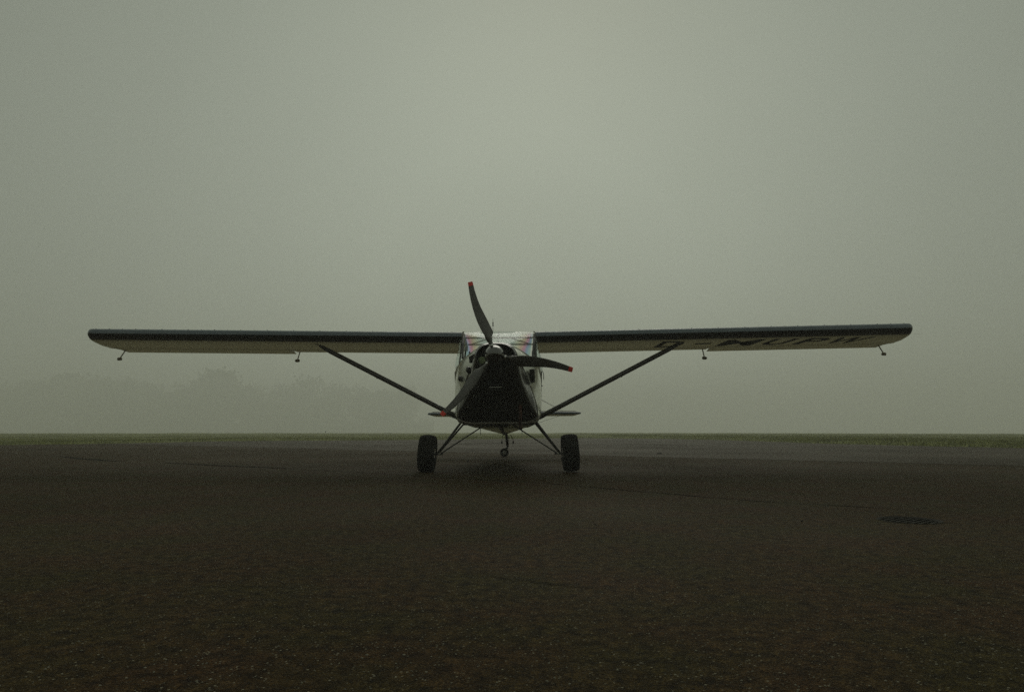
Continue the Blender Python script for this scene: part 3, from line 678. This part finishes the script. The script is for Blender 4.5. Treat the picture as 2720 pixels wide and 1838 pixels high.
def blade_ring(th, r_, off, cp, tk, n=18):
    er = Vector((math.cos(th), 0, math.sin(th))); et = Vector((-math.sin(th), 0, math.cos(th))); by = Vector((0, 1, 0)); b = pitch(r_) if r_ > .14 else pitch(r_) * .2
    c = cp / max(.5, math.cos(b)) * (1 if r_ > .14 else .95); cd = et * math.cos(b) - by * math.sin(b); nd = er.cross(cd).normalized(); o_ = Vector(P3(HX, HY + .01, HZ)) + er * r_ + et * off
    out = []
    for k in range(n):
        t = 2 * math.pi * k / n; x = math.cos(t) * c / 2; y = math.sin(t) * c * tk / 2 * (1 + .5 * math.cos(t)); out.append(o_ + cd * x + nd * y)
    return out
for deg in (108.2, -10.8, 228.1):
    th = R(deg); m = MB(); m.loft([blade_ring(th, *b) for b in BT], cap=(True, True)); bl = m.build('propeller_blade', 'blade', AC, smooth=True, auto=50)
    m = MB(); m.loft([blade_ring(th, *b) for b in TT], cap=(True, True)); m.build('blade_tip', 'red', bl, smooth=True, auto=50)
    er = Vector((math.cos(th), 0, math.sin(th))); et = Vector((-math.sin(th), 0, math.cos(th)))
    m = MB(); m.lathe([(.0, 0), (.022, 0), (.024, .012), (.020, .02)], n=20)
    q = er.to_track_quat('Y', 'Z').to_matrix(); m.v = [Vector(P3(HX, HY + .01, HZ)) + er * .094 + q @ Vector(v) for v in m.v]; m.build('blade_collar', 'steel', bl, smooth=True)
    def mark(r_, off0, off1, h, name):
        b = pitch(r_); cd = et * math.cos(b) - Vector((0, 1, 0)) * math.sin(b); nd = er.cross(cd).normalized(); nd = nd if nd.y < 0 else -nd
        o_ = Vector(P3(HX, HY + .01, HZ)) + er * r_
        vs = []
        for a in (off0, off1):
            for c in (-h, h): vs.append(o_ + cd * a + er * c + nd * .0088)
        obj(name, vs, [(0, 1, 3, 2)], 'white_mark', bl)
    mark(.172, -.014, .008, .0028, 'white_stripe')
    mark(.265, -.012, .015, .0009, 'white_line')

# intake blisters and filter on the shoulders
def blister(x, Yw, z, r_, name, drop):
    m = MB(); m.lathe([(0, -.055), (r_ * .5, -.048), (r_ * .85, -.03), (r_, 0), (r_ * .95, .05), (r_ * .7, .10)], P3(x, Yw, z), 'Y', 24, sz=1.25)
    o = m.build(name, 'black_paint', boot, smooth=True)
    m = MB(); m.tube([P3(x, Yw + .03, z - r_), P3(x, Yw + .03, z - r_ - drop)], [.009, .004], 8); m.build('drain_nipple', 'dark_metal', boot)
blister(-.298, 7.12, 1.081, .029, 'intake_blister', .01); blister(-.392, 7.24, 1.000, .026, 'intake_blister', .02)
m = MB(); m.tube([P3(-.225, 7.07, 1.225), P3(-.262, 7.06, 1.195), P3(-.265, 7.08, 1.155)], [.022, .034, .022], 12); m.build('shoulder_blotch', 'rubber', boot, smooth=True)  # short dark bent tube making a blotch on the left shoulder
m = MB(); m.lathe([(0, -.069), (.022, -.069), (.030, -.066)] + [(.030 if k % 2 else .0275, -.06 + k * .006) for k in range(21)] + [(.030, .066), (.022, .069), (0, .069)], (0, 0, 0), 'Z', 24)
m.v = [Vector(P3(.366, 7.19, 1.019)) + Vector(v) for v in m.v]; m.build('air_filter', 'rubber', boot)
m = MB(); m.tube([P3(.362, 7.22, .965), P3(.360, 7.24, .90)], .004, 6); m.build('filter_stay', 'dark_metal', boot)
# exhaust and belly fittings
m = MB(); m.tube([P3(.235, 6.95, .72), P3(.236, 6.955, .66), P3(.238, 7.05, .555), P3(.241, 7.22, .478)], [.016, .017, .017, .017], 14); ex = m.build('exhaust_pipe', 'rust', AC, smooth=True)
m = MB(); m.tube([P3(.2405, 7.20, .487), P3(.2412, 7.235, .470)], .0185, 14, cap=False); m.build('exhaust_tip', 'dark_metal', ex)
for (x, y) in ((-.19, 7.5), (.26, 7.5)): m = MB(); m.tube([P3(x, y, .54), P3(x - .004, y + .01, .45), P3(x, y + .01, .405)], .003, 6); m.build('drain_tube', 'dark_metal', AC)
m = MB(); m.box(P3(-.10, 7.6, .512), (.07, .10, .036)); m.build('battery_box', 'dark_metal', AC)
m = MB(); m.lathe([(0, -.02), (.012, -.018), (.021, -.01), (.023, .02), (.015, .04)], P3(-.005, 7.5, .512), 'Y', 20); gl_ = m.build('gascolator', 'dark_metal', AC, smooth=True)
m = MB()
for k in range(3):
    t = k * 2.094 + .5; m.lathe([(0, -.024), (.005, -.022), (.006, -.016)], P3(-.005 + .011 * math.cos(t), 7.5, .512 + .011 * math.sin(t)), 'Y', 10)
m.build('bolt_heads', 'steel', gl_)
m = MB(); m.tube([P3(-.40, 7.72, .525), P3(.40, 7.72, .525)], .013, 8); m.build('axle_cross_tube', 'dark_metal', AC)
m = MB(); m.box(P3(.03, 7.62, .507), (.16, .12, .03)); m.build('bungee_housing', 'dark_metal', AC)

# main gear ----------------------------------------------------------------
for s_ in (-1, 1):
    m = MB(); m.tube([P3(s_ * .415, 7.68, .548), P3(s_ * .68, 7.70, .200)], .013, 12, flat=1.0); m.build('gear_leg', 'strut', AC, smooth=True)
    m = MB(); m.tube([P3(s_ * .418, 8.12, .535), P3(s_ * .672, 7.72, .205)], .011, 12); m.build('gear_leg', 'strut', AC, smooth=True)
    m = MB(); m.tube([P3(s_ * .15, 7.74, .520), P3(s_ * .650, 7.70, .198)], .0075, 10); m.build('gear_brace', 'dark_metal', AC, smooth=True)
    m = MB(); m.tube([P3(s_ * .62, 7.7, .197), P3(s_ * .76, 7.7, .197)], .011, 10); ax = m.build('axle', 'dark_metal', AC, smooth=True)
    m = MB(); m.tube([P3(s_ * .655, 7.66, .200), P3(s_ * .655, 7.685, .200)], .010, 10); m.build('axle_bolt', 'steel', ax)
    m = MB(); m.tube([P3(s_ * .418, 7.655, .553), P3(s_ * .418, 7.668, .553)], .009, 10); m.build('leg_bolt', 'steel', AC)
    m = MB(); m.tube([P3(s_ * .455, 7.84, .615), P3(s_ * .440, 7.84, .648)], .006, 8); m.build('strut_bolt', 'steel', AC)
    # wheel, leaning a little inward at the top
    wh = bpy.data.objects.new('main_wheel', None); COL.objects.link(wh); wh.parent = AC; wh.location = P3(s_ * .792, 7.70, .2045); wh.rotation_euler = (0, R(-3.6 * s_), 0)
    m = MB(); prof = [(.075, -.055), (.085, -.07), (.12, -.084), (.155, -.089), (.178, -.082), (.191, -.062), (.1975, -.03), (.199, 0), (.1975, .03), (.191, .062), (.178, .082), (.155, .089), (.12, .084), (.085, .07), (.075, .055)]
    m.lathe(prof, axis='X', n=56)
    rr = random.Random(3)
    for row, (px_, pr, tilt) in enumerate(((-.078, .184, -62), (-.055, .1945, -28), (-.028, .1985, -8), (0, .2, 0), (.028, .1985, 8), (.055, .1945, 28), (.078, .184, 62))):
        nk = 34
        for k in range(nk):
            t = 2 * math.pi * (k + .5 * (row % 2)) / nk; rot = Matrix.Rotation(-t, 3, 'X').inverted() @ Matrix.Rotation(R(tilt), 3, 'Y')
            m.box(Vector((px_, -math.sin(t) * pr, math.cos(t) * pr)), (.019, .022, .013), Matrix.Rotation(t, 3, 'X') @ Matrix.Rotation(R(tilt), 3, 'Y'))
    m.build('tyre', 'rubber', wh)
    m = MB(); m.lathe([(0, -.03), (.03, -.034), (.05, -.02), (.07, -.05), (.078, -.056), (.078, .056), (.07, .05), (.05, .02), (.03, .034), (0, .03)], axis='X', n=32); m.build('rim', 'steel', wh, smooth=True)
    m = MB(); m.box((-s_ * .092, -.02, -.062), (.03, .05, .045)); m.build('brake_caliper', 'dark_metal', wh)
    m = MB(); m.lathe([(.0, -.003), (.062, -.003), (.062, .003), (0, .003)], c=(-s_ * .080, 0, 0), axis='X', n=28); m.build('brake_disc', 'steel', wh)

# tail ---------------------------------------------------------------------
for s_ in (-1, 1):
    pl = [(0, 11.18), (.9, 11.22), (1.16, 11.28), (1.245, 11.36), (1.262, 11.46)]
    def stab(y0f, y1f, name, mt):
        m = MB(); rows = []
        for x in np.linspace(.02, 1.262, 14):
            a = float(np.interp(x, [p[0] for p in pl], [p[1] for p in pl])); ya, yb = y0f(a, x), y1f(a, x); t = .040 * min(1, (1.27 - x) / .12 + .25); zc = .728
            rows.append([P3(s_ * x, ya, zc), P3(s_ * x, ya + .015, zc + t * .8), P3(s_ * x, (ya + yb) / 2, zc + t), P3(s_ * x, yb, zc + t * .6), P3(s_ * x, yb, zc - t * .6), P3(s_ * x, (ya + yb) / 2, zc - t), P3(s_ * x, ya + .015, zc - t * .8)])
        m.loft(rows, cap=(True, True)); return m.build(name, mt, AC, smooth=True, auto=40)
    stab(lambda a, x: a, lambda a, x: 11.62, 'horizontal_stabilizer', 'fabric'); stab(lambda a, x: 11.635, lambda a, x: 12.0 - .12 * max(0, x - 1.1) / .16, 'elevator', 'fabric')
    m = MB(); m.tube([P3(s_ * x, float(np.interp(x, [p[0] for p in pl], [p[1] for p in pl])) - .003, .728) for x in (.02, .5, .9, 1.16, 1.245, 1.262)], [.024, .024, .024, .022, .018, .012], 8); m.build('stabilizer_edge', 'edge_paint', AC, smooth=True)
    for (ya, yb, z1) in ((11.30, 11.35, 1.27), (11.58, 11.75, 1.30)):
        m = MB(); m.tube([P3(s_ * 1.0, ya, .745), P3(s_ * .02, yb, z1)], .0022, 5); m.build('bracing_wire', 'dark_metal', AC)
        m = MB(); m.tube([P3(s_ * 1.0, ya, .712), P3(s_ * .03, yb + .1, .40)], .0022, 5); m.build('bracing_wire', 'dark_metal', AC)
    m = MB(); m.box(P3(s_ * 1.0, 11.34, .728), (.02, .05, .075)); m.build('wire_fitting', 'dark_metal', AC)
m = MB(); fp = [(11.05, .88), (11.3, 1.12), (11.5, 1.38), (11.62, 1.50), (11.72, 1.54), (11.78, 1.54), (11.80, .40), (11.75, .40), (11.7, .7), (11.2, .8)]
m.loft([[P3(x, y, z) for y, z in fp] for x in (-.018, .018)], cap=(True, True)); m.build('fin', 'pale_paint', AC)
m = MB(); rp_ = [(11.815, 1.54), (11.95, 1.5), (12.1, 1.35), (12.2, 1.1), (12.22, .8), (12.15, .55), (12.0, .42), (11.815, .40)]
m.loft([[P3(x, y, z) for y, z in rp_] for x in (-.014, .014)], cap=(True, True)); m.build('rudder', 'pale_paint', AC)
# tail wheel, castered sideways
m = MB(); m.tube([P3(.03, 11.2, .405), P3(.032, 11.6, .37), P3(.036, 11.85, .30), P3(.042, 12.02, .19)], .010, 8, flat=2.2); m.build('tail_spring', 'dark_metal', AC, smooth=True)
tw = bpy.data.objects.new('tail_wheel', None); COL.objects.link(tw); tw.parent = AC; tw.location = P3(-.012, 12.08, .071); 
m = MB(); m.tube([(.055, -.02, .17), (.055, -.02, .11), (.05, -.02, .09)], [.022, .02, .014], 10); m.box((.035, -.02, .072), (.07, .05, .028), Matrix.Rotation(R(-20), 3, 'Y')); m.tube([(.03, -.032, .08), (.0, -.032, 0)], .009, 8); m.build('fork', 'dark_metal', tw)
m = MB(); m.lathe([(.03, -.02), (.055, -.024), (.068, -.02), (.074, -.008), (.074, .008), (.068, .02), (.055, .024), (.03, .02)], axis='Y', n=32); m.build('tyre', 'rubber', tw, smooth=True)
m = MB(); m.lathe([(0, -.022), (.012, -.022), (.014, -.016), (.032, -.015), (.032, .015), (0, .015)], axis='Y', n=24); m.build('hub', 'steel', tw, smooth=True)
for zz, ww in ((.345, .085), (.325, .10), (.295, .075), (.27, .085)):
    m = MB(); m.box(P3(.038, 11.86, zz), (ww, .03, .010)); m.build('spring_clamp', 'dark_metal', AC)
for (xa, xb) in ((-.035, -.052), (.105, .142)):
    m = MB(); m.tube([P3(xa + (.02 if xa < 0 else -.02), 11.86, .37), P3(xa, 11.86, .37), P3(xb, 11.93, .285)], .005, 6); m.build('steering_arm', 'dark_metal', AC)
    m = MB(); pts = []
    m.tube([P3(xb, 11.93, .272), P3(xb, 11.94, .265), P3(xb, 11.95, .225), P3(xb, 11.95, .218)], [.005, .012, .012, .005], 8); m.build('steering_spring', 'dark_metal', AC)
    m = MB(); m.tube([P3(xb, 11.95, .218), P3(xb * .9 + .005, 12.0, .175)], .002, 5); m.build('steering_chain', 'dark_metal', AC)

# ------------------------------------------------------------------ the fog
m = MB(); m.box((0, 140, 13.0), (1340, 1340, 47.0))
hz = m.build('haze', None); hm = bpy.data.materials.new('haze'); hm.use_nodes = True; hn = hm.node_tree; hn.nodes.clear()
ho = hn.nodes.new('ShaderNodeOutputMaterial'); hv = hn.nodes.new('ShaderNodeVolumePrincipled')
hv.inputs['Density'].default_value = .0049; hv.inputs['Color'].default_value = (.965, .975, .945, 1); hv.inputs['Anisotropy'].default_value = .3
hn.links.new(hv.outputs[0], ho.inputs['Volume']); hz.data.materials.append(hm)
tag(hz, 'pale grey green fog lying over the whole airfield', 'fog', kind='stuff')
